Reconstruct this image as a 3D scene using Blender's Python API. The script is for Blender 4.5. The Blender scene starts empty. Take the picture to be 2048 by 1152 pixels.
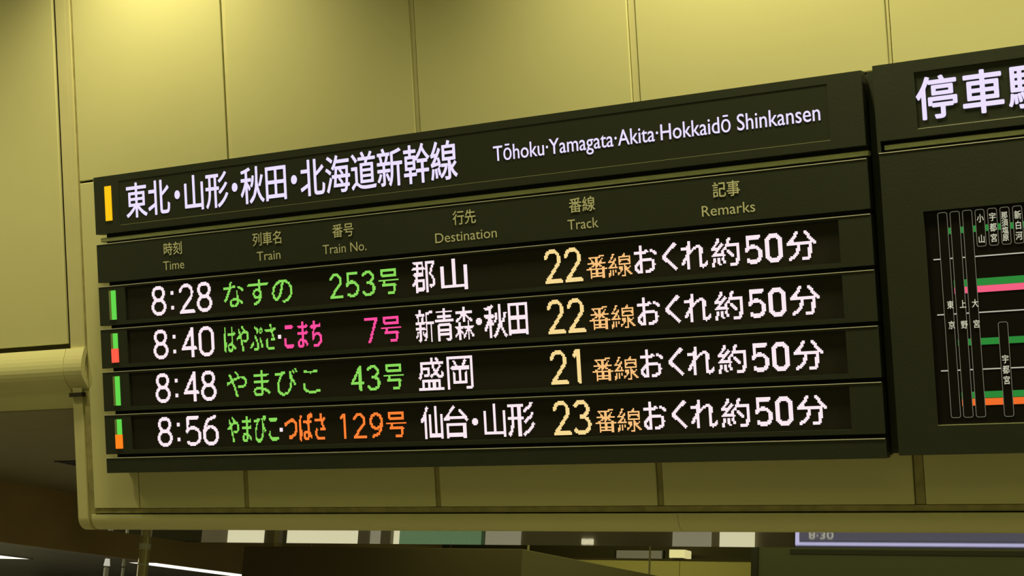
import bpy, bmesh, math
import numpy as np
from mathutils import Matrix, Vector

scene = bpy.context.scene
COL = scene.collection

# ------------------------------------------------------------------ camera
cam_data = bpy.data.cameras.new('camera')
cam_data.sensor_width = 36.0
cam_data.lens = 36.0 * 3250.0 / 2048.0
cam_data.clip_end = 200
cam = bpy.data.objects.new('camera', cam_data)
COL.objects.link(cam)
RX = (0.8671118003, 0.4950306342, 0.0553335059)
RY = (-0.0703531211, 0.2316846554, -0.9702436080)
RZ = (-0.4931202328, 0.8374167968, 0.2357234488)
cam.matrix_world = Matrix(((RX[0], -RY[0], -RZ[0], 5.86697),
                           (RX[1], -RY[1], -RZ[1], -5.72257),
                           (RX[2], -RY[2], -RZ[2], 1.6),
                           (0, 0, 0, 1)))
scene.camera = cam

# ------------------------------------------------------------------ world, exposure
scene.view_settings.view_transform = 'Standard'
scene.view_settings.look = 'None'
scene.view_settings.exposure = 0.0
scene.view_settings.gamma = 1.0
scene.view_settings.use_curve_mapping = False
world = bpy.data.worlds.new('world'); scene.world = world
world.use_nodes = True
wb = world.node_tree.nodes['Background']
wb.inputs[0].default_value = (0.92, 0.94, 0.36, 1)
wb.inputs[1].default_value = 0.07

WARM = (1.0, 0.87, 0.44)
def spot(name, loc, target, power, angle, blend=1.0, size=0.08, col=WARM):
    l = bpy.data.lights.new(name, 'SPOT'); l.energy = power; l.spot_size = math.radians(angle)
    l.spot_blend = blend; l.shadow_soft_size = size; l.color = col
    o = bpy.data.objects.new(name, l); COL.objects.link(o); o.location = loc
    d = Vector(target) - Vector(loc); o.rotation_euler = d.to_track_quat('-Z', 'Y').to_euler()
    return o
GREENISH = (0.90, 0.94, 0.30)
def area(name, loc, target, power, sx, sy, col=GREENISH):
    l = bpy.data.lights.new(name, 'AREA'); l.shape = 'RECTANGLE'; l.size = sx; l.size_y = sy
    l.energy = power; l.color = col
    o = bpy.data.objects.new(name, l); COL.objects.link(o); o.location = loc
    d = Vector(target) - Vector(loc); o.rotation_euler = d.to_track_quat('-Z', 'Y').to_euler()
    return o
# ceiling downlights washing the fascia (x, power)
WASH = [(-2.5, 240), (0.42, 350), (3.55, 500), (5.9, 520)]
for wx, wp in WASH:
    spot('wall_washer', (wx, -0.85, 6.0), (wx, -0.85, 0.0), wp, 112, blend=0.75, size=0.16)
spot('left_bay_fill', (-1.9, -2.6, 6.0), (-1.4, 0.2, 2.9), 170, 75, blend=0.9, size=0.16)  # unseen spot added to brighten the left bay
# area lamps in front of the fascia and behind it
area('board_fill', (2.5, -4.5, 5.95), (2.5, -4.5, 0), 34, 9.0, 1.6)  # fill added to lift the board front, no fixture seen
area('rear_fill', (3.0, 3.8, 2.86), (3.0, 3.8, 0), 58, 6.0, 3.0)  # hidden fill added to brighten the rear soffits by floor bounce
area('cream_wall_fill', (-0.9, 7.6, 3.25), (-0.9, 9.0, 2.4), 10, 2.2, 0.3)  # unseen fill added to light the far cream panels
area('left_hall_light', (-12.0, 5.0, 2.88), (-12.0, 5.0, 0), 420, 6.0, 4.0, (1, .93, .7))

# ------------------------------------------------------------------ materials
def mat(name, base, rough=0.6, metal=0.0, noise=0.0, nscale=6.0, bump=0.0, emis=None, estr=0.0, spec=0.5, mottle2=None):
    m = bpy.data.materials.new(name); m.use_nodes = True
    nt = m.node_tree; b = nt.nodes['Principled BSDF']
    b.inputs['Base Color'].default_value = (*base, 1)
    b.inputs['Roughness'].default_value = rough
    b.inputs['Metallic'].default_value = metal
    b.inputs['Specular IOR Level'].default_value = spec
    tc = nt.nodes.new('ShaderNodeTexCoord')
    if noise > 0:
        n = nt.nodes.new('ShaderNodeTexNoise'); n.inputs['Scale'].default_value = nscale
        n.inputs['Detail'].default_value = 6.0
        r = nt.nodes.new('ShaderNodeValToRGB')
        r.color_ramp.elements[0].position = 0.3; r.color_ramp.elements[1].position = 0.7
        lo = tuple(c * (1 - noise) for c in base)
        r.color_ramp.elements[0].color = (*(mottle2 or lo), 1)
        r.color_ramp.elements[1].color = (*base, 1)
        nt.links.new(tc.outputs['Object'], n.inputs['Vector'])
        nt.links.new(n.outputs['Fac'], r.inputs['Fac'])
        nt.links.new(r.outputs['Color'], b.inputs['Base Color'])
    if bump > 0:
        n2 = nt.nodes.new('ShaderNodeTexNoise'); n2.inputs['Scale'].default_value = nscale * 12
        bp = nt.nodes.new('ShaderNodeBump'); bp.inputs['Strength'].default_value = bump
        bp.inputs['Distance'].default_value = 0.002
        nt.links.new(tc.outputs['Object'], n2.inputs['Vector'])
        nt.links.new(n2.outputs['Fac'], bp.inputs['Height'])
        nt.links.new(bp.outputs['Normal'], b.inputs['Normal'])
    if emis:
        b.inputs['Emission Color'].default_value = (*emis, 1)
        b.inputs['Emission Strength'].default_value = estr
    return m
def s2l(r, g, b):
    f = lambda c: (c / 255 / 12.92) if c / 255 <= 0.04045 else ((c / 255 + 0.055) / 1.055) ** 2.4
    return (f(r), f(g), f(b))
def glow(name, rgb, k=1.0):
    return mat(name, (0.02, 0.02, 0.02), 0.5, emis=s2l(*rgb), estr=k, spec=0.2)

M_WALL = mat('cream_panel_paint', (0.74, 0.735, 0.40), 0.42, noise=0.05, nscale=1.3, bump=0.05, spec=0.35)
M_TRIM = mat('cream_trim_paint', (0.72, 0.70, 0.38), 0.7, noise=0.08, nscale=5)
M_JOINT = mat('joint_filler', (0.46, 0.42, 0.19), 0.85, noise=0.35, nscale=14)
M_DARKGAP = mat('dark_substrate', (0.03, 0.025, 0.01), 0.9)
M_BOARD = mat('board_dark_green_paint', (0.036, 0.045, 0.029), 0.5, noise=0.08, nscale=8, bump=0.15, spec=0.4)
M_BOARDSIDE = mat('board_side_black', (0.018, 0.019, 0.012), 0.6)
M_GLASS = mat('display_smoked_glass', (0.036, 0.045, 0.029), 0.36, spec=0.45)
M_LED = mat('led_matrix_black', (0.024, 0.023, 0.015), 0.5, spec=0.35)
M_RAIL = mat('rail_olive_metal', (0.50, 0.55, 0.30), 0.5, metal=0.0)
M_EDGE = mat('bare_metal_and_highlight', (0.80, 0.82, 0.70), 0.5, metal=0.0)  # also paints highlights on board edges and the brass post
M_PRINT = mat('printed_heading', (0.85, 0.88, 0.62), 0.5)
M_SCREENBLK = mat('route_map_black', (0.008, 0.007, 0.006), 0.4, spec=0.3)
M_OUTL = glow('station_outline', (112, 110, 92), 1.0)
M_LINE = glow('map_white_line', (185, 182, 165), 1.0)
M_MAPTXT = glow('map_text', (205, 205, 178), 1.0)
M_GSTR = glow('map_green', (34, 132, 52), 1.0)
M_PSTR = glow('map_pink', (242, 92, 128), 1.0)
M_OSTR = glow('map_orange', (238, 105, 38), 1.0)
M_LCDW = glow('lcd_white', (226, 214, 255), 1.1)
M_W = glow('led_white', (255, 232, 240), 1.15)
M_TW = glow('led_warm_white', (255, 226, 222), 1.1)
M_G = glow('led_green', (128, 205, 84), 1.3)
M_P = glow('led_pink', (255, 72, 150), 1.3)
M_O = glow('led_orange', (255, 122, 48), 1.3)
M_Y = glow('led_amber', (255, 222, 150), 1.08)
M_A = glow('led_deep_amber', (255, 194, 124), 1.12)
LEDM = dict(w=M_W, g=M_G, p=M_P, o=M_O, y=M_Y, a=M_A)
M_YLAMP = glow('lamp_yellow', (255, 190, 10), 1.1)
M_GLAMP = glow('lamp_green', (96, 214, 74), 1.0)
M_RLAMP = glow('lamp_red', (255, 92, 70), 1.0)
M_OLAMP = glow('lamp_orange', (255, 128, 24), 1.05)
M_LENS = mat('lamp_unlit_lens', (0.30, 0.42, 0.16), 0.4)
M_SOFFIT = mat('polished_soffit_metal', (0.42, 0.42, 0.30), 0.02, metal=0.62)
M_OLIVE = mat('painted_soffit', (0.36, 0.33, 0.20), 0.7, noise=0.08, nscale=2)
M_BROWN = mat('brown_beam_paint', (0.52, 0.37, 0.19), 0.65, noise=0.25, nscale=1.5)
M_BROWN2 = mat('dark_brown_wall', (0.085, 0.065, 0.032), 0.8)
M_BRASS = mat('polished_brass', (0.62, 0.54, 0.30), 0.3, metal=0.45)
M_GREY = mat('column_grey', (0.26, 0.22, 0.14), 0.6)
M_CREAM2 = mat('far_cream_wall', (0.75, 0.62, 0.26), 0.7)
M_SIGNBK = mat('hanging_sign_dark', (0.055, 0.057, 0.032), 0.6)
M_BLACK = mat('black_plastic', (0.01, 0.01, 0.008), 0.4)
M_WHITEP = mat('white_plastic', (0.6, 0.58, 0.48), 0.5)
M_LIT = glow('lit_shop_window', (255, 248, 205), 0.85)
M_LIT2 = glow('dim_lit_window', (140, 136, 112), 1.0)
M_TUBE = glow('ceiling_light_panel', (255, 252, 232), 1.6)
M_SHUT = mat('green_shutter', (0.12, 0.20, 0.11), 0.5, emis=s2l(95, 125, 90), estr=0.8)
M_LAV = glow('display_lavender', (196, 192, 235), 1.2)
M_NAVY = glow('display_navy', (84, 82, 98), 1.0)
M_FLOOR = mat('floor_tile', (0.30, 0.28, 0.22), 0.5, noise=0.2, nscale=2)
M_CEIL = mat('hall_ceiling', (0.45, 0.42, 0.28), 0.8)
M_MCEIL = mat('far_metal_ceiling', (0.42, 0.42, 0.36), 0.35, metal=0.3)

# ------------------------------------------------------------------ helpers
def B(bm, x0, x1, y0, y1, z0, z1):
    vs = [bm.verts.new(p) for p in ((x0,y0,z0),(x1,y0,z0),(x1,y1,z0),(x0,y1,z0),(x0,y0,z1),(x1,y0,z1),(x1,y1,z1),(x0,y1,z1))]
    for f in ((3,2,1,0),(4,5,6,7),(0,1,5,4),(1,2,6,5),(2,3,7,6),(3,0,4,7)):
        bm.faces.new([vs[i] for i in f])
def mk(name, bm, m, parent=None, bevel=0.0, smooth=False):
    me = bpy.data.meshes.new(name)
    if bevel > 0:
        bmesh.ops.bevel(bm, geom=bm.edges[:], offset=bevel, segments=2, affect='EDGES', profile=0.5, clamp_overlap=True)
    bmesh.ops.recalc_face_normals(bm, faces=bm.faces[:])
    bm.to_mesh(me); bm.free()
    me.materials.append(m)
    if smooth:
        for p in me.polygons: p.use_smooth = True
    o = bpy.data.objects.new(name, me); COL.objects.link(o)
    if parent is not None: o.parent = parent
    return o
def box(name, r, m, parent=None, bevel=0.0):
    bm = bmesh.new(); B(bm, *r); return mk(name, bm, m, parent, bevel)
def boxes(name, rs, m, parent=None, bevel=0.0):
    bm = bmesh.new()
    for r in rs: B(bm, *r)
    return mk(name, bm, m, parent, bevel)
def cyl(bm, x, y, z0, z1, r0, r1=None, n=24):
    r1 = r0 if r1 is None else r1
    a = [bm.verts.new((x + r0*math.cos(2*math.pi*i/n), y + r0*math.sin(2*math.pi*i/n), z0)) for i in range(n)]
    b = [bm.verts.new((x + r1*math.cos(2*math.pi*i/n), y + r1*math.sin(2*math.pi*i/n), z1)) for i in range(n)]
    for i in range(n): bm.faces.new((a[i], a[(i+1)%n], b[(i+1)%n], b[i]))
    bm.faces.new(a[::-1]); bm.faces.new(b)
def sweep(bm, prof, x0, x1, thick=0.02):
    """profile of (depth, height) swept along X, closed to the back by 'thick'"""
    back = [(d + thick, z) for d, z in prof]
    ring = prof + back[::-1]
    A = [bm.verts.new((x0, d, z)) for d, z in ring]
    C = [bm.verts.new((x1, d, z)) for d, z in ring]
    n = len(ring)
    for i in range(n): bm.faces.new((A[i], A[(i+1)%n], C[(i+1)%n], C[i]))
    k = len(prof)
    for i in range(k-1):
        bm.faces.new((A[i+1], A[i], A[n-1-i], A[n-2-i]))
        bm.faces.new((C[i], C[i+1], C[n-2-i], C[n-1-i]))
TILT = math.atan2(0.22390202, 0.97461166)
ORG = (0.0, 0.0, 3.967763)
def root(name, label=None, cat=None, group=None, kind=None, tilted=True, loc=None):
    o = bpy.data.objects.new(name, None); COL.objects.link(o)
    o.empty_display_size = 0.1
    if tilted:
        # local frame of the leaning fascia: x along it, y into it, z up it
        o.location = loc or ORG; o.rotation_euler = (TILT, 0, 0)
    elif loc: o.location = loc
    if label: o['label'] = label
    if cat: o['category'] = cat
    if group: o['group'] = group
    if kind: o['kind'] = kind
    return o
def struct(o): o['kind'] = 'structure'; return o
def tag(o, label, cat, group=None):
    o['label'] = label; o['category'] = cat
    if group: o['group'] = group
    return o

_cache = {}
def text_geo(s, off=0.0):
    k = (s, off)
    if k in _cache: return _cache[k]
    c = bpy.data.curves.new('text', 'FONT'); c.body = s; c.resolution_u = 4; c.offset = off
    o = bpy.data.objects.new('text', c); COL.objects.link(o)
    dg = bpy.context.evaluated_depsgraph_get(); dg.update()
    me = bpy.data.meshes.new_from_object(o.evaluated_get(dg))
    V = [(v.co.x, v.co.y) for v in me.vertices]
    F = [tuple(p.vertices) for p in me.polygons]
    bpy.data.objects.remove(o); bpy.data.curves.remove(c); bpy.data.meshes.remove(me)
    _cache[k] = (V, F); return V, F
SHIFTS = ((0, 0), (1, 0), (-1, 0), (0, 1), (0, -1), (.7, .7), (-.7, .7), (.7, -.7), (-.7, -.7))
def put_text(bm, s, u0, u1, zb, ch, d, fat=0.0):
    """Latin string: ink from u0 to u1, baseline zb, capital height ch; fat = stroke growth in metres"""
    V, F = text_geo(s)
    xs = [v[0] for v in V]; x0, x1 = min(xs), max(xs)
    for k, (dx, dz) in enumerate(SHIFTS if fat > 0 else SHIFTS[:1]):
        vs = [bm.verts.new((u0 + (x-x0)/(x1-x0)*(u1-u0) + dx*fat, d - k*.00012, zb + y/0.728*ch + dz*fat)) for x, y in V]
        for f in F:
            try: bm.faces.new([vs[i] for i in f])
            except ValueError: pass
def put_em(bm, ch, u0, w, ztop, h, d, fat=0.0):
    """one full-width character in its em cell"""
    V, F = text_geo(ch)
    for k, (dx, dz) in enumerate(SHIFTS if fat > 0 else SHIFTS[:1]):
        vs = [bm.verts.new((u0 + x*w + dx*fat, d - k*.00012, ztop - (0.88-y)*h + dz*fat)) for x, y in V]
        for f in F:
            try: bm.faces.new([vs[i] for i in f])
            except ValueError: pass

# ------------------------------------------------------------------ room shell
fl = struct(box('floor', (-26, 14, -14, 26, -0.1, 0.0), M_FLOOR))
ce = struct(box('ceiling', (-14, 14, -14, 0.0, 6.1, 6.2), M_CEIL))

# leaning fascia with its cream panels --------------------------------------
wall = root('wall_back', kind='structure')
box('substrate', (-0.30, 8.6, 0.175, 0.20, -1.73, 2.05), M_DARKGAP, wall)
WD = 0.12
J = [0.785, 1.886, 2.988, 4.085, 5.185, 6.285, 7.385, 8.485]
def panel(u0, u1, v0, v1):
    return box('panel', (u0, u1, WD, WD + 0.02, v0, v1), M_WALL, wall, bevel=0.003)
edges = [-0.213] + J
jw_up = [0, 0.026, 0.030, 0.040, 0.018, 0.03, 0.03, 0.03, 0.03]
jw_lo = [0, 0.030, 0.028, 0.030, 0.044, 0.03, 0.03, 0.03, 0.03]
for i in range(len(J)):
    a = edges[i] + (jw_up[i]/2 if i else 0); b = edges[i+1] - jw_up[i+1]/2
    panel(a, b, 0.0115, 2.05)
    a = edges[i] + (jw_lo[i]/2 if i else 0); b = edges[i+1] - jw_lo[i+1]/2
    if i == 0:
        panel(a, 0.092, -1.683, 0.0)
        panel(0.099, b, -1.683, 0.0)
    else:
        panel(a, b, -1.683, 0.0)
for i, j in enumerate(J[:-1]):
    w = jw_up[i+1]
    if i % 2 == 0: box('joint_strip', (j - w/2 + 0.005, j + w/2, WD + 0.007, WD + 0.03, 0.0, 1.7), M_TRIM, wall)
    else: box('joint_strip', (j - w/2 + 0.001, j + w/2 - 0.005, WD + 0.005, WD + 0.03, 0.0, 1.7), M_TRIM, wall)
    w = jw_lo[i+1]
    box('joint_strip', (j - w/2 + 0.004, j + w/2 - 0.004, WD + 0.008, WD + 0.03, -1.683, 0.0), M_JOINT, wall)
box('joint_strip', (-0.213, 8.5, WD + 0.010, WD + 0.03, -1.710, -1.686), M_JOINT, wall)

# rounded bottom rail of the fascia
def bull(r=0.066, top=-1.716, d0=0.12, n=10):
    zc = -1.800 + r
    p = [(d0, top), (d0, zc)]
    for i in range(1, n+1):
        a = math.pi/2 * i/n
        p.append((d0 + r*(1-math.cos(a)), zc - r*math.sin(a)))
    return p
rail = root('trim_1', kind='structure')
bm = bmesh.new(); sweep(bm, bull(), -0.236, 3.062, 0.03); mk('rail_segment', bm, M_WALL, rail)
bm = bmesh.new(); sweep(bm, bull(), 3.064, 8.5, 0.03); mk('rail_segment', bm, M_WALL, rail)

# end trim of the fascia, turning under with the rail
endt = root('trim_2', kind='structure')
bm = bmesh.new(); sweep(bm, [(0.118, 2.05), (0.118, -0.8)] + bull(0.066, -0.9, 0.118), -0.328, -0.262, 0.035)
mk('end_strip', bm, M_TRIM, endt)
bm = bmesh.new(); sweep(bm, [(0.127, 2.05)] + bull(0.060, 0.0, 0.127), -0.262, -0.213, 0.03)
mk('end_groove', bm, M_JOINT, endt)
box('end_cover', (-0.262, -0.231, 0.1185, 0.128, -1.05, 2.05), M_TRIM, endt)

# side cheek and polished soffit
sof = struct(box('trim_3', (-0.328, 8.5, 0.60, 1.352, 2.266, 2.30), M_SOFFIT))
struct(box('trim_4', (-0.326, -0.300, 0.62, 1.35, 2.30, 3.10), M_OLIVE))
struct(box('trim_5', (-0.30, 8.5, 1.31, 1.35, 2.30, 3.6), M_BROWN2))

# left bay: cream panel, rounded band, painted soffit ------------------------
wl = root('wall_left', kind='structure')
box('substrate', (-6.0, -0.31, 0.165, 0.19, -1.12, 2.05), M_DARKGAP, wl)
us = [-0.357, -1.443, -2.543, -3.643]
for k in range(3):
    box('panel', (us[k+1] + 0.012, us[k], 0.122, 0.142, -0.826, 2.05), M_WALL, wl, bevel=0.003)
box('joint_strip', (-0.346, -0.330, 0.135, 0.16, -0.84, 2.05), M_DARKGAP, wl)
box('joint_strip', (-3.7, -0.335, 0.138, 0.16, -0.850, -0.828), M_DARKGAP, wl)
def band(n=16):
    p = []
    for i in range(n+1):
        t = i/n; z = -0.852 - t*0.312
        d = 0.108 - 0.030*math.sin(math.pi*min(1, t*1.45)) + 0.165*max(0, t-0.42)**1.6
        p.append((d, z))
    return p
bn = root('trim_6', kind='structure')
bm = bmesh.new(); sweep(bm, band(), -3.7, -0.352, 0.03); mk('band_segment', bm, M_WALL, bn, smooth=False)
pb = [q for q in band() if q[1] > -1.085]
bm = bmesh.new(); sweep(bm, pb, -0.348, -0.222, 0.03); mk('band_end_cap', bm, M_TRIM, bn)
box('band_end_lip', (-0.332, -0.245, 0.096, 0.125, -1.105, -1.083), M_DARKGAP, bn)
ls = root('trim_7', kind='structure', tilted=False)
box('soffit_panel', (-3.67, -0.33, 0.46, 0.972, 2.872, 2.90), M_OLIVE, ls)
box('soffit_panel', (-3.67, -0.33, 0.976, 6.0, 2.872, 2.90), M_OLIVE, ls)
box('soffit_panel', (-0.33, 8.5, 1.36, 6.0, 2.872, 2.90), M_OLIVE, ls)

# ------------------------------------------------------------------ LED patterns, sampled from the built-in font (dot pitch 6.06 mm)
P = 0.00606; LU0 = 0.175
def colof(u): return (u - LU0)/P
_np = {}
def glyph_tris(ch):
    if ch in _np: return _np[ch]
    V, F = text_geo(ch)
    T = [(f[0], f[i], f[i+1]) for f in F for i in range(1, len(f)-1)]
    _np[ch] = (np.array(V), T); return _np[ch]
def covered(V, T, pts):
    hit = np.zeros(len(pts), bool)
    X, Y = pts[:, 0], pts[:, 1]
    for t in T:
        a, b, c = V[t[0]], V[t[1]], V[t[2]]
        m = np.where((X >= min(a[0], b[0], c[0])) & (X <= max(a[0], b[0], c[0])) &
                     (Y >= min(a[1], b[1], c[1])) & (Y <= max(a[1], b[1], c[1])) & ~hit)[0]
        if len(m) == 0: continue
        x, y = X[m], Y[m]
        def side(p, q): return (q[0]-p[0])*(y-p[1]) - (q[1]-p[1])*(x-p[0])
        d1, d2, d3 = side(a, b), side(b, c), side(c, a)
        hit[m] |= ((d1 >= 0) & (d2 >= 0) & (d3 >= 0)) | ((d1 <= 0) & (d2 <= 0) & (d3 <= 0))
    return hit
def arc(cx, cy, rx, ry, a0, a1, n=22):
    return [(cx + rx*math.cos(math.radians(a0 + (a1-a0)*i/n)), cy + ry*math.sin(math.radians(a0 + (a1-a0)*i/n))) for i in range(n+1)]
DIGIT = {   # centre lines of the display's round even-stroke figures, unit box, y downwards
    '0': [arc(.5, .27, .5, .27, 180, 360) + [(1, .73)] + arc(.5, .73, .5, .27, 0, 180) + [(0, .27)]],
    '1': [[(0, .14), (.55, .0), (1, .0), (1, 1)]],
    '2': [[(.0, .2)] + arc(.45, .27, .45, .27, 195, 360) + [(.86, .42), (.0, 1), (1, 1)]],
    '3': [[(.04, .12)] + arc(.42, .24, .46, .24, 215, 430) + [(.4, .47)], [(.4, .47)] + arc(.42, .74, .54, .26, -65, 140)],
    '4': [[(.76, 1), (.76, 0), (0, .72), (1, .72)]],
    '5': [[(.88, 0), (.10, 0), (.05, .46)] + arc(.45, .69, .55, .31, 215, 490)],
    '6': [arc(.5, .68, .5, .32, 0, 360), [(.0, .66), (.06, .38), (.3, .12), (.84, .0)]],
    '7': [[(0, 0), (1, 0), (.34, 1)]],
    '8': [arc(.5, .235, .42, .235, 0, 360), arc(.5, .735, .5, .265, 0, 360)],
    '9': [arc(.5, .32, .5, .32, 0, 360), [(1, .34), (.94, .62), (.7, .88), (.16, 1.0)]],
}
def digit_dots(ch, c0, w, r0, h, stroke):
    hs = stroke/2; out = []
    segs = []
    for path in DIGIT[ch]:
        q = [(c0 + hs + x*(w-stroke), r0 + hs + y*(h-stroke)) for x, y in path]
        segs += list(zip(q[:-1], q[1:]))
    for r in range(r0, r0+h):
        for c in range(c0-1, c0+w+1):
            px, py = c+.5, r+.5
            for (ax, ay), (bx, by) in segs:
                dx, dy = bx-ax, by-ay; L = dx*dx+dy*dy
                t = 0 if L == 0 else max(0, min(1, ((px-ax)*dx+(py-ay)*dy)/L))
                if (px-ax-t*dx)**2 + (py-ay-t*dy)**2 <= (hs+.04)**2:
                    out.append((r, c)); break
    return out
def dots(ch, c0, w, r0, h, mode, th, fat):
    if mode == 'stroke': return digit_dots(ch, c0, w, r0, h, th)
    """set of lit (row, column) dots for one character in a cell of the matrix"""
    if ch == 'dot': return [(r0+i, c0+j) for i in range(h) for j in range(w)]
    if ch == 'round dot': return [(r0+i, c0+j) for i in range(h) for j in range(w) if not (i in (0, h-1) and j in (0, w-1))]
    V, T = glyph_tris(ch)
    if mode == 'ink': mn = V.min(0); mx = V.max(0)
    else: mn = np.array([0, -.12]); mx = np.array([1.0, .88])
    S = 5; s = (np.arange(S)+.5)/S
    cols = np.arange(int(math.floor(c0-1)), int(math.ceil(c0+w+1)))
    rows = np.arange(int(math.floor(r0-1)), int(math.ceil(r0+h+1)))
    X = (cols[:, None]+s).ravel(); Y = (rows[:, None]+s).ravel()
    gx = mn[0]+(X-c0)/w*(mx[0]-mn[0]); gy = mx[1]-(Y-r0)/h*(mx[1]-mn[1])
    G = np.stack(np.meshgrid(gx, gy), -1).reshape(-1, 2)
    hit = covered(V, T, G)
    if fat > 0:
        fx = fat/w*(mx[0]-mn[0]); fy = fat*0.6/h*(mx[1]-mn[1])
        for dx, dy in ((fx, 0), (-fx, 0), (0, fy), (0, -fy)):
            hit |= covered(V, T, G + np.array([dx, dy]))
    cov = hit.reshape(len(rows), S, len(cols), S).mean((1, 3))
    return [(int(r), int(c)) for i, r in enumerate(rows) for j, c in enumerate(cols) if cov[i, j] >= th and 0 <= r < 25]
def ink(ch, u0, u1, r0=3, h=19, th=.40, fat=0.0):
    a = round(colof(u0)); b = round(colof(u1)); return (ch, a, max(1, b-a), r0, h, 'ink', th, fat)
def dot(u, r, n=3): return ('dot', round(colof(u)-n/2), n, r, n, 'ink', 0, 0)
def big_dot(u, r): return ('round dot', round(colof(u)), 5, r, 5, 'ink', 0, 0)
def em(s, u0, w, th=.42, fat=0.0): return [(c, colof(u0)+i*w, w, 0, 24, 'em', th, fat) for i, c in enumerate(s)]
def clock(a, b, c):
    k = round(colof(.341))
    return [(a, k, 16, 0, 24, 'stroke', 2.5, 0), ('dot', k+21, 3, 5, 3, 'ink', 0, 0), ('dot', k+21, 3, 17, 3, 'ink', 0, 0),
            (b, k+30, 16, 0, 24, 'stroke', 2.5, 0), (c, k+48, 16, 0, 24, 'stroke', 2.5, 0)]
def number(s):
    o = []
    for k, ch in zip([1.430, 1.519, 1.611][3-len(s):], s):
        o.append((ch, round(colof(k)) + (3 if ch == '1' else 0), 5 if ch == '1' else 12, 3, 19, 'stroke', 2.1, 0))
    return o + [ink('号', 1.705, 1.809, 3, 19)]
def track(a, b):
    k = round(colof(2.5640))
    return [(a, k, 14, 0, 24, 'stroke', 2.55, 0), (b, k + (18 if b == '1' else 16), 6 if b == '1' else 14, 0, 24, 'stroke', 2.55, 0)]
PLAT = [ink('番', 2.761, 2.857, 7, 16, .49), ink('線', 2.868, 2.972, 7, 16, .47)]
FR = 0.2
REM = [ink('お', 2.988, 3.092, fat=FR), ink('く', 3.112, 3.182, fat=FR), ink('れ', 3.197, 3.315, fat=FR), ink('約', 3.330, 3.453, fat=0.12),
       ('5', round(colof(3.477)), 12, 3, 19, 'stroke', 2.6, 0), ('0', round(colof(3.564)), 12, 3, 19, 'stroke', 2.6, 0), ink('分', 3.652, 3.776, fat=FR)]
K = dict(r0=0, h=24, th=.40)
LED = [
 dict(time=('w', clock('8', '2', '8')), train=('g', em('なすの', .786, 24.2)), number=('g', number('253')),
      dest=('w', [ink('郡', 1.886, 2.006, 0, 23), ink('山', 2.034, 2.172, 0, 23, fat=.2)]), track=('y', track('2', '2'))),
 dict(time=('w', clock('8', '4', '0')), train=('g', em('はやぶさ', .780, 13.6, .36, .10)), mid=('w', [dot(1.124, 11)]),
      train_two=('p', em('こまち', 1.138, 13.2, .36, .24)), number=('p', number('7')),
      dest=('w', [ink('新', 1.891, 1.987, **K), ink('青', 1.994, 2.089, **K), ink('森', 2.096, 2.196, **K), big_dot(2.207, 9),
                  ink('秋', 2.249, 2.363, fat=.15, **K), ink('田', 2.369, 2.466, 0, 23)]), track=('y', track('2', '2'))),
 dict(time=('w', clock('8', '4', '8')), train=('g', em('やまびこ', .780, 24.2)), number=('g', number('43')),
      dest=('w', [ink('盛', 1.889, 2.024, **K), ink('岡', 2.044, 2.172, **K)]), track=('y', track('2', '1'))),
 dict(time=('w', clock('8', '5', '6')), train=('g', em('やまびこ', .778, 13.3, .36, .10)), mid=('w', [dot(1.108, 12)]),
      train_two=('o', em('つばさ', 1.122, 13.9, .36, .24)), number=('o', number('129')),
      dest=('w', [ink('仙', 1.888, 2.006, fat=.15, **K), ink('台', 2.014, 2.136, **K), big_dot(2.158, 10),
                  ink('山', 2.218, 2.325, fat=.2, **K), ink('形', 2.338, 2.470, fat=.15, **K)]), track=('y', track('2', '3'))),
]
for r_ in LED: r_['platform'] = ('a', PLAT); r_['remark'] = ('w', REM)
_led = {}
def led_mesh(name, ck, item, vtop, d, parent):
    """one lit character: a mesh of square LED dots; alike characters share their mesh"""
    key = (ck, item)
    if key not in _led:
        bm = bmesh.new(); q = P*0.465
        for i, j in dots(*item):
            x = LU0 + (j+0.5)*P; z = -0.0225 - (i+0.5)*P
            bm.faces.new([bm.verts.new(p) for p in ((x-q, 0, z-q), (x+q, 0, z-q), (x+q, 0, z+q), (x-q, 0, z+q))])
        o = mk(name, bm, LEDM[ck], parent); _led[key] = o.data
    else:
        o = bpy.data.objects.new(name, _led[key]); COL.objects.link(o); o.parent = parent
    o.location = (0, d, vtop)
    return o

# ------------------------------------------------------------------ departure board
db = root('departure_board', 'large dark green departure board listing four trains, all delayed 50 minutes', 'departure board')
box('back_plate', (0.026, 3.99, 0.052, 0.119, -1.490, -0.004), M_BOARDSIDE, db)
for bx in (0.4, 3.4): box('wall_bracket', (bx, bx + 0.1, 0.1, 0.121, -1.4, -0.1), M_BOARDSIDE, db)
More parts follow.
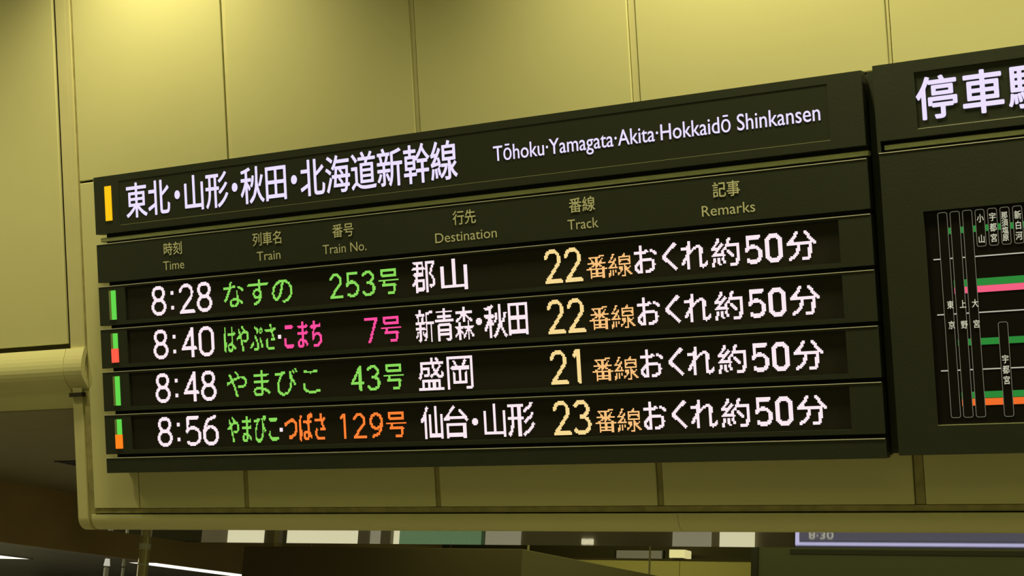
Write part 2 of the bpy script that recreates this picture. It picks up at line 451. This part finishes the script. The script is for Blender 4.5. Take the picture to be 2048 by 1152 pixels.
# header
hp = boxes('header_panel', [(0, 4.0, 0.0, 0.055, -0.034, 0.0), (0, 4.0, 0.0, 0.055, -0.290, -0.256),
                            (0, 0.166, 0.0, 0.055, -0.256, -0.034), (3.862, 4.0, 0.0, 0.055, -0.256, -0.034)], M_BOARD, db)
box('display_glass', (0.166, 3.862, 0.0015, 0.05, -0.256, -0.034), M_GLASS, hp)
box('glass_lower_edge', (0.166, 3.862, 0.0005, 0.004, -0.2562, -0.2547), M_RAIL, hp)
box('edge_highlight', (-0.003, 0.0, 0.001, 0.055, -0.290, 0.0), M_RAIL, hp)  # lit left chamfer painted as a pale sliver
lamp = box('line_lamp', (0.072, 0.116, -0.003, 0.01, -0.227, -0.052), M_YLAMP, hp, bevel=0.0015); lamp['label'] = 'yellow lit line colour lamp'
pos = [('東', .207), ('北', .353), ('・', .545-.0725), ('山', .578), ('形', .7215), ('・', .905-.0725), ('秋', .939), ('田', 1.080),
       ('・', 1.260-.0725), ('北', 1.294), ('海', 1.4385), ('道', 1.583), ('新', 1.7275), ('幹', 1.872), ('線', 2.0165)]
for ch, u in pos:
    bm = bmesh.new(); put_em(bm, ch, u, 0.1465, -0.0465, 0.187, 0.0008, 0.0018); mk('line_name_character', bm, M_LCDW, hp)
bm = bmesh.new(); put_text(bm, 'Tōhoku·Yamagata·Akita·Hokkaidō Shinkansen', 2.346, 3.827, -0.1725, 0.069, 0.0008, 0.0003)
o = mk('line_name_text', bm, M_LCDW, hp); o['label'] = 'white line names in English letters'
# slot with rail
box('light_rail', (0.012, 4.004, 0.018, 0.052, -0.329, -0.309), M_RAIL, db, bevel=0.003)
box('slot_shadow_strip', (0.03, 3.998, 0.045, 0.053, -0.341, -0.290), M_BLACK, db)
# column headings
cp = box('heading_panel', (0, 4.0, 0.0, 0.052, -0.5355, -0.3415), M_BOARD, db)
box('edge_highlight', (0, 4.0, -0.0015, 0.004, -0.3435, -0.3405), M_EDGE, cp)  # pale strip paints the light caught along the panel top
for jp, ju0, ju1, en, eu0, eu1 in (('時刻', .442, .563, 'Time', .436, .570), ('列車名', .999, 1.177, 'Train', 1.020, 1.160),
        ('番号', 1.467, 1.587, 'Train No.', 1.407, 1.652), ('行先', 2.122, 2.240, 'Destination', 2.024, 2.341),
        ('番線', 2.702, 2.825, 'Track', 2.690, 2.836), ('記事', 3.358, 3.476, 'Remarks', 3.306, 3.535)):
    w = (ju1-ju0)/(len(jp)-0.06)
    for i, ch in enumerate(jp):
        bm = bmesh.new(); put_em(bm, ch, ju0 - 0.03*w + i*w, w, -0.3675, 0.067, -0.001, 0.0006)
        mk('heading_character', bm, M_PRINT, cp)
    bm = bmesh.new(); put_text(bm, en, eu0, eu1, -0.5035, 0.0455, -0.001, 0.0)
    mk('heading_text', bm, M_PRINT, cp)
# four display rows
NAMES = dict(time='time_digit', train='train_name_character', train_two='train_name_character', mid='separator_dot', number='train_number_character',
             dest='destination_character', track='track_digit', platform='track_character', remark='remark_character')
for k in range(4):
    vt = -0.5560 - 0.2156*k; vb = vt - 0.1975
    wt, wbm = vt - 0.0110, vt - 0.1780
    dr = boxes('display_row', [(0, 4.0, 0.0, 0.052, wt, vt), (0, 4.0, 0.0, 0.052, vb, wbm),
                               (0, 0.176, 0.0, 0.052, wbm, wt), (3.872, 4.0, 0.0, 0.052, wbm, wt)], M_BOARD, db)
    dr['label'] = ['top row, the 8:28 train', 'second row, the 8:40 train', 'third row, the 8:48 train', 'bottom row, the 8:56 train'][k]
    box('edge_highlight', (0, 4.0, -0.0015, 0.004, vt-0.0022, vt+0.0008), M_EDGE, dr)  # light on the row's top edge, painted as a pale line
    box('led_screen', (0.176, 3.872, 0.010, 0.05, wbm, wt), M_LED, dr)
    lt, lb = vt - 0.024, vt - 0.1705; lm = (lt + lb)/2 - 0.003
    box('lamp_lens', (0.069, 0.084, -0.0025, 0.01, lm if k in (1, 3) else lb, lt), M_LENS, dr)
    if k in (0, 2):
        o = box('line_lamp', (0.084, 0.114, -0.003, 0.01, lb, lt), M_GLAMP, dr); o['label'] = 'green lamp'
    else:
        o = box('line_lamp', (0.084, 0.114, -0.003, 0.01, lm, lt), M_GLAMP, dr); o['label'] = 'green upper lamp'
        o = box('line_lamp', (0.069, 0.116, -0.003, 0.01, lb, lm), M_RLAMP if k == 1 else M_OLAMP, dr)
        o['label'] = 'red lower lamp' if k == 1 else 'orange lower lamp'
    for nm, (ck, items) in LED[k].items():
        for it in items: led_mesh(NAMES[nm], ck, it, vt, 0.0085, dr)
bp_ = box('bottom_panel', (0, 4.0, 0.0, 0.052, -1.4945, -1.4185), M_BOARD, db)
box('edge_highlight', (0, 4.0, -0.0015, 0.004, -1.4207, -1.4177), M_EDGE, bp_)  # painted highlight along the bottom panel's upper edge

# ------------------------------------------------------------------ filler plate and route board
rb = root('route_board', 'dark green stopping-pattern board at the right with a black route map screen', 'information board')
box('joining_plate', (4.004, 4.05, 0.062, 0.118, -1.480, -0.002), M_BOARD, rb)
RU = 6.4
box('back_plate', (4.056, RU, 0.052, 0.119, -1.48, 0.0), M_BOARDSIDE, rb)
hb = boxes('header_panel', [(4.046, RU, 0, 0.055, -0.036, 0.010), (4.046, RU, 0, 0.055, -0.282, -0.253),
                            (4.046, 4.2045, 0, 0.055, -0.253, -0.036), (5.9, RU, 0, 0.055, -0.253, -0.036),
                            (4.046, 4.0585, 0, 0.055, -0.3285, -0.282)], M_BOARD, rb)
box('display_glass', (4.2045, 5.9, 0.005, 0.05, -0.253, -0.036), M_GLASS, hb)
box('glass_lower_edge', (4.2045, 5.9, 0.002, 0.006, -0.2535, -0.2512), M_EDGE, hb)
for i, ch in enumerate('停車駅'):
    bm = bmesh.new(); put_em(bm, ch, 4.2035 + i*0.1715, 0.1630, -0.0545, 0.172, 0.003, 0.0030); mk('title_character', bm, M_LCDW, hb)
box('light_rail', (4.066, RU, 0.018, 0.052, -0.316, -0.297), M_RAIL, rb, bevel=0.003)
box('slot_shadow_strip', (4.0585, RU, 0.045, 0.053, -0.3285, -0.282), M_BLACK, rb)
SV0, SV1, SU0, SU1 = -1.376, -0.567, 4.2045, 6.2
mp = boxes('map_panel', [(4.050, RU, 0, 0.052, SV1, -0.3285), (4.050, RU, 0, 0.052, -1.485, SV0),
                         (4.050, SU0, 0, 0.052, SV0, SV1), (SU1, RU, 0, 0.052, SV0, SV1)], M_BOARD, rb)
box('edge_highlight', (4.050, RU, -0.0015, 0.004, -0.3305, -0.3275), M_EDGE, mp)  # upper edge catching light, painted in pale colour
rm = box('route_map', (SU0, SU1, 0.010, 0.05, SV0, SV1), M_SCREENBLK, rb)
rm['label'] = 'black route map screen with coloured line bands'
box('screen_lower_edge', (SU0, SU1, 0.003, 0.0098, SV0, SV0+0.0022), M_RAIL, rm)
for (za, zb, u, m_, l_) in ((-0.660, -0.636, 4.293, M_GSTR, 'green'), (-0.861, -0.834, 4.300, M_GSTR, 'green'), (-0.886, -0.8615, 4.300, M_PSTR, 'pink'),
                   (-1.081, -1.056, 4.300, M_GSTR, 'green'), (-1.2785, -1.254, 4.300, M_GSTR, 'green'), (-1.3055, -1.280, 4.300, M_OSTR, 'orange')):
    o = box('line_band', (u, SU1-0.02, 0.0090, 0.0098, za, zb), m_, rm); o['label'] = l_ + ' band'
for z in (-0.7515, -0.9605, -1.1715):
    box('divider_line', (4.229, SU1-0.02, 0.0090, 0.0098, z-0.0022, z+0.0022), M_LINE, rm)
def station(u0, u1, v0, v1):
    """rounded outline ring around a black fill"""
    r = 0.009; n = 5; t = 0.0022
    def ringpts(ins):
        pts = []
        rr = r - ins
        for cx, cz, a0 in ((u1-r, v1-r, 0), (u0+r, v1-r, 90), (u0+r, v0+r, 180), (u1-r, v0+r, 270)):
            for i in range(n+1):
                a = math.radians(a0 + 90*i/n); pts.append((cx + rr*math.cos(a), cz + rr*math.sin(a)))
        return pts
    A, C = ringpts(0), ringpts(t)
    bm = bmesh.new(); N_ = len(A)
    va = [bm.verts.new((x, 0.0078, z)) for x, z in A]; vc = [bm.verts.new((x, 0.0078, z)) for x, z in C]
    for i in range(N_): bm.faces.new((va[i], va[(i+1) % N_], vc[(i+1) % N_], vc[i]))
    mk('station_outline', bm, M_OUTL, rm)
    bm = bmesh.new(); bm.faces.new([bm.verts.new((x, 0.0084, z)) for x, z in A]); mk('station_box', bm, M_SCREENBLK, rm)
for i in range(3): station(4.2555 + i*0.0465, 4.2925 + i*0.0465, -1.3495, -0.576)
for i in range(5): station(4.395 + i*0.0457, 4.4305 + i*0.0457, -0.7165, -0.577)
station(4.4515, 4.488, -1.3505, -1.000)
def vtext(s, u, w, tops, h):
    for ch, z in zip(s, tops):
        bm = bmesh.new(); put_em(bm, ch, u - w/2, w, z, h, 0.0072, 0.0002)
        mk('station_name_character', bm, M_MAPTXT, rm)
vtext('東京', 4.2815, 0.026, (-0.909, -0.985), 0.0325)
vtext('上野', 4.3285, 0.026, (-0.909, -0.986), 0.0325)
vtext('大宮', 4.3740, 0.026, (-0.909, -0.986), 0.0325)
vtext('小山', 4.4140, 0.026, (-0.594, -0.671), 0.0335)
vtext('宇都宮', 4.4592, 0.026, (-0.593, -0.632, -0.671), 0.0335)
vtext('那須塩原', 4.5025, 0.024, (-0.5935, -0.621, -0.6485, -0.676), 0.0285)
vtext('新白河', 4.5505, 0.026, (-0.594, -0.632, -0.671), 0.0335)
vtext('宇都宮', 4.4700, 0.026, (-1.1215, -1.160, -1.199), 0.0335)

# ------------------------------------------------------------------ things behind, seen under the fascia
# long brown beam and far ceiling
bb = box('brown_beam', (-3.72, -3.67, 0.6, 24.0, 2.42, 3.2), M_BROWN)
tag(bb, 'long dark brown ceiling beam running away at lower left', 'beam')
fc = root('ceiling_far', kind='structure', tilted=False)
for i in range(9):
    for j in range(6):
        box('ceiling_panel', (-22.1 + i*2.0, -20.12 + i*2.0, 1 + j*4.0, 4.98 + j*4.0, 2.92, 2.95), M_MCEIL, fc)
def strip_light(x0, x1, y0, y1, label):
    t = root('ceiling_light', label, 'ceiling light', 'strip lights in the far ceiling', tilted=False, loc=((x0+x1)/2, (y0+y1)/2, 2.92))
    hx, hy = (x1-x0)/2, (y1-y0)/2
    boxes('frame', [(-hx-.03, -hx, -hy-.03, hy+.03, -0.012, 0.0), (hx, hx+.03, -hy-.03, hy+.03, -0.012, 0.0),
                    (-hx, hx, -hy-.03, -hy, -0.012, 0.0), (-hx, hx, hy, hy+.03, -0.012, 0.0)], M_GREY, t)
    box('diffuser', (-hx, hx, -hy, hy, -0.010, 0.0), M_TUBE, t)
strip_light(-9.95, -9.45, 11.2, 16.0, 'bright white ceiling light strip to the right of the brass post')
strip_light(-12.3, -11.5, 9.9, 10.9, 'white ceiling light strip at the lower left corner')
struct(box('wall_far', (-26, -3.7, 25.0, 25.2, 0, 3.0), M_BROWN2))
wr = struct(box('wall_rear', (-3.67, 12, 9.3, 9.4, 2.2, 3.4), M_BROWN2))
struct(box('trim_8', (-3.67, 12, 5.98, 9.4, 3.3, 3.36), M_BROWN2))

# brass post
t = root('brass_post', 'slim polished brass post standing left below the board', 'post', tilted=False, loc=(-3.06, 4.0, 0))
bm = bmesh.new(); cyl(bm, 0, 0, 0.02, 2.872, 0.042); mk('shaft', bm, M_BRASS, t, smooth=False)
bm = bmesh.new(); cyl(bm, 0, 0, 2.455, 2.50, 0.045); o = mk('glint_band', bm, M_EDGE, t); o['label'] = 'pale band painting a reflection on the brass'  # reflection on the polished shaft, painted as a pale ring
bm = bmesh.new(); cyl(bm, 0, 0, 2.332, 2.345, 0.045); mk('glint_band', bm, M_EDGE, t)  # lower painted reflection, narrower
bm = bmesh.new(); cyl(bm, 0, 0, 0.0, 0.03, 0.09); mk('base', bm, M_BRASS, t)
# grey column with its brass strip
t = root('grey_column', 'grey-brown round column with a narrow brass strip', 'column', tilted=False, loc=(-1.86, 4.1, 0))
bm = bmesh.new(); cyl(bm, 0, 0, 0, 2.872, 0.085); mk('shaft', bm, M_GREY, t)
bm = bmesh.new(); cyl(bm, 0, 0, 0, 0.12, 0.11); mk('base', bm, M_GREY, t)
box('metal_strip', (0.055, 0.10, -0.085, -0.04, 0.1, 2.84), M_BRASS, t)
# hanging sign seen from behind
t = root('hanging_sign', 'blank dark green back of a large hanging sign at the lower right', 'sign', tilted=False, loc=(2.02, 4.0, 2.13))
box('housing', (0.03, 3.6, 0.0, 0.18, 0.0, 0.40), M_SIGNBK, t)
box('side_edge', (-0.015, 0.03, -0.01, 0.19, 0.0, 0.40), M_BLACK, t)
box('top_band', (0.24, 3.6, -0.006, 0.01, 0.345, 0.374), M_BLACK, t)
for hx in (0.6, 3.0):
    bm = bmesh.new(); cyl(bm, hx, 0.09, 0.40, 0.742, 0.015, n=12); mk('hanger_rod', bm, M_GREY, t)
# dark duct box
t = root('suspended_duct', 'long dark brown duct hanging in front of the lit cream wall', 'duct', tilted=False, loc=(-1.0, 3.3, 2.14))
box('duct_body', (-0.5, 1.74, 0.0, 5.4, 0.0, 0.285), mat('duct_paint', (0.10, 0.078, 0.04), 0.8), t, bevel=0.004)
for hy in (0.5, 2.4):
    for hx in (-0.3, 1.5):
        bm = bmesh.new(); cyl(bm, hx, hy, 0.28, 0.732, 0.008, n=8); mk('hanger_rod', bm, M_GREY, t)
# cream wall with its lit lantern
cw = struct(root('wall_rear_panels', tilted=False, loc=(0, 0, 0)))
box('panel', (-2.6, -0.752, 9.05, 9.14, 1.9, 2.852), M_CREAM2, cw)
box('panel', (-0.746, 0.35, 9.05, 9.14, 1.9, 2.852), M_CREAM2, cw)
box('coping', (-3.6, 6.0, 9.03, 9.3, 2.852, 2.868), M_BROWN2, cw)
t = root('wall_lantern', 'small glowing cream box lantern above the cream wall', 'lamp', tilted=False, loc=(-0.76, 9.06, 2.868))
box('shade', (-0.085, 0.085, -0.06, 0.10, 0.008, 0.088), mat('lantern_shade', (0.5, 0.48, 0.3), 0.6, emis=s2l(205, 195, 135), estr=1.0), t, bevel=0.006)
box('base', (-0.06, 0.06, -0.05, 0.09, 0.0, 0.008), M_BLACK, t)
t = root('clerestory_window', 'dim grey window strip above the cream wall', 'window', tilted=False, loc=(-1.3, 9.27, 2.868))
boxes('frame', [(-0.27, 0.27, 0, 0.03, 0.0, 0.008), (-0.27, 0.27, 0, 0.03, 0.10, 0.108), (-0.27, -0.255, 0, 0.03, 0.008, 0.1), (0.255, 0.27, 0, 0.03, 0.008, 0.1)], M_BLACK, t)
for a, b in ((-0.255, -0.09), (-0.085, 0.255)):
    box('pane', (a, b, 0.006, 0.02, 0.008, 0.1), glow('window_pane', (96, 92, 66), 1.0), t)

# slender steel pipes far at the lower left
for i, (x, r) in enumerate(((-7.27, 0.028), (-7.02, 0.016))):
    t = root('steel_pipe', ['thicker of two chrome pipes below the brown beam', 'thinner of two chrome pipes below the brown beam'][i], 'pipe', tilted=False, loc=(x, 8.0, 0))
    bm = bmesh.new(); cyl(bm, 0, 0, 0, 2.60, r, n=16); mk('pipe', bm, M_EDGE, t)
    bm = bmesh.new(); cyl(bm, 0, 0, 2.62, 2.70, r*1.3, r*0.9, n=16); mk('pipe_cap', bm, M_LINE if i == 0 else M_EDGE, t)
    bm = bmesh.new(); cyl(bm, 0, 0, 2.60, 2.92, r*0.6, n=12); mk('pipe_neck', bm, M_GREY, t)

# camera dome and vent on the left soffit
t = root('dome_camera', 'dark dome camera in a pale ring under the left soffit, half hidden by the trim', 'camera', tilted=False, loc=(-0.93, 1.15, 2.872))
bm = bmesh.new(); cyl(bm, 0, 0, -0.045, 0.0, 0.045, n=24); mk('stem', bm, M_BLACK, t)
bm = bmesh.new(); cyl(bm, 0, 0, -0.085, -0.045, 0.085, n=32); o = mk('ring', bm, M_WHITEP, t); o['label'] = 'pale plastic ring'
bm = bmesh.new(); n = 28
prev = None
for i in range(8):
    a = math.pi/2*i/7; r = 0.082*math.cos(a) + 0.001; z = -0.085 - 0.075*math.sin(a)
    ringv = [bm.verts.new((r*math.cos(2*math.pi*k/n), r*math.sin(2*math.pi*k/n), z)) for k in range(n)]
    if prev:
        for k in range(n): bm.faces.new((prev[k], prev[(k+1) % n], ringv[(k+1) % n], ringv[k]))
    prev = ringv
bm.faces.new(prev); mk('dome', bm, M_BLACK, t, smooth=True)
t = root('soffit_vent', 'dark rectangular vent let into the left soffit beside the trim', 'vent', tilted=False, loc=(-2.24, 2.14, 2.872))
boxes('frame', [(0, 0.7, 0, 0.02, -0.006, 0), (0, 0.7, 0.48, 0.5, -0.006, 0), (0, 0.02, 0.02, 0.48, -0.006, 0), (0.68, 0.7, 0.02, 0.48, -0.006, 0)], M_BLACK, t)
for i in range(7): box('slat', (0.02, 0.68, 0.05 + i*0.06, 0.08 + i*0.06, -0.005, -0.001), M_BLACK, t)
box('backing', (0.02, 0.68, 0.02, 0.48, -0.001, 0.0), M_DARKGAP, t)

# shop fronts across the rear hall: seen only as reflections in the polished soffit
sf = root('shop_front', 'row of brightly lit shop windows mirrored in the polished soffit', 'shop front', tilted=False, loc=(-5.0, 9.0, 0))
box('wall', (-1.9, 7.9, 0.12, 0.2, 0.0, 2.2), M_GREY, sf)
for a, b, g in ((-6.46, -5.95, M_LIT), (-5.61, -4.58, M_LIT), (-4.46, -4.28, M_LIT2), (-4.15, -4.02, M_LIT), (-2.99, -2.59, M_LIT2), (-0.84, -0.45, M_LIT2), (-0.34, 0.0, M_LIT)):
    box('lit_window', (a + 5.0, b + 5.0, 0.06, 0.12, 0.4, 1.62), g, sf)
for a, b in ((-1.86, -1.81), (-1.79, -1.74)):
    box('lit_notice', (a + 5.0, b + 5.0, 0.08, 0.12, 1.47, 1.525), M_LIT, sf)
for a, b in ((-4.58, -4.46), (-4.28, -4.15)):
    box('pillar', (a + 5.0, b + 5.0, 0.0, 0.12, 0.0, 2.2), M_GREY, sf)
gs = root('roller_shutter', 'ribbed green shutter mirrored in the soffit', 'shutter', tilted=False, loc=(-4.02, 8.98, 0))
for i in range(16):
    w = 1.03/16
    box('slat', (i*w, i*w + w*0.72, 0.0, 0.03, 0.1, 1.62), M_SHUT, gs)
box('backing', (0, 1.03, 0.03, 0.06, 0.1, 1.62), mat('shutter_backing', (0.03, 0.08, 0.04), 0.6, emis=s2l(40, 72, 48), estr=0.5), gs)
tv = root('wall_display', 'lavender-framed screen reading 8:30, mirrored in the soffit at lower right', 'display', tilted=False, loc=(0.46, 8.98, 0.55))
box('housing', (-0.02, 4.5, 0.02, 0.12, 0.0, 0.99), M_BLACK, tv)
box('screen', (0.03, 4.45, 0.012, 0.03, 0.02, 0.93), M_NAVY, tv)
boxes('border', [(0.0, 0.035, 0.0, 0.02, 0.02, 0.965), (0.0, 4.48, 0.0, 0.02, 0.948, 0.975)], M_LAV, tv)
bm = bmesh.new(); put_text(bm, '8:30', 0.13, 0.37, 0.845, 0.075, 0.008, 0.002)
mk('time_text', bm, M_LINE, tv)
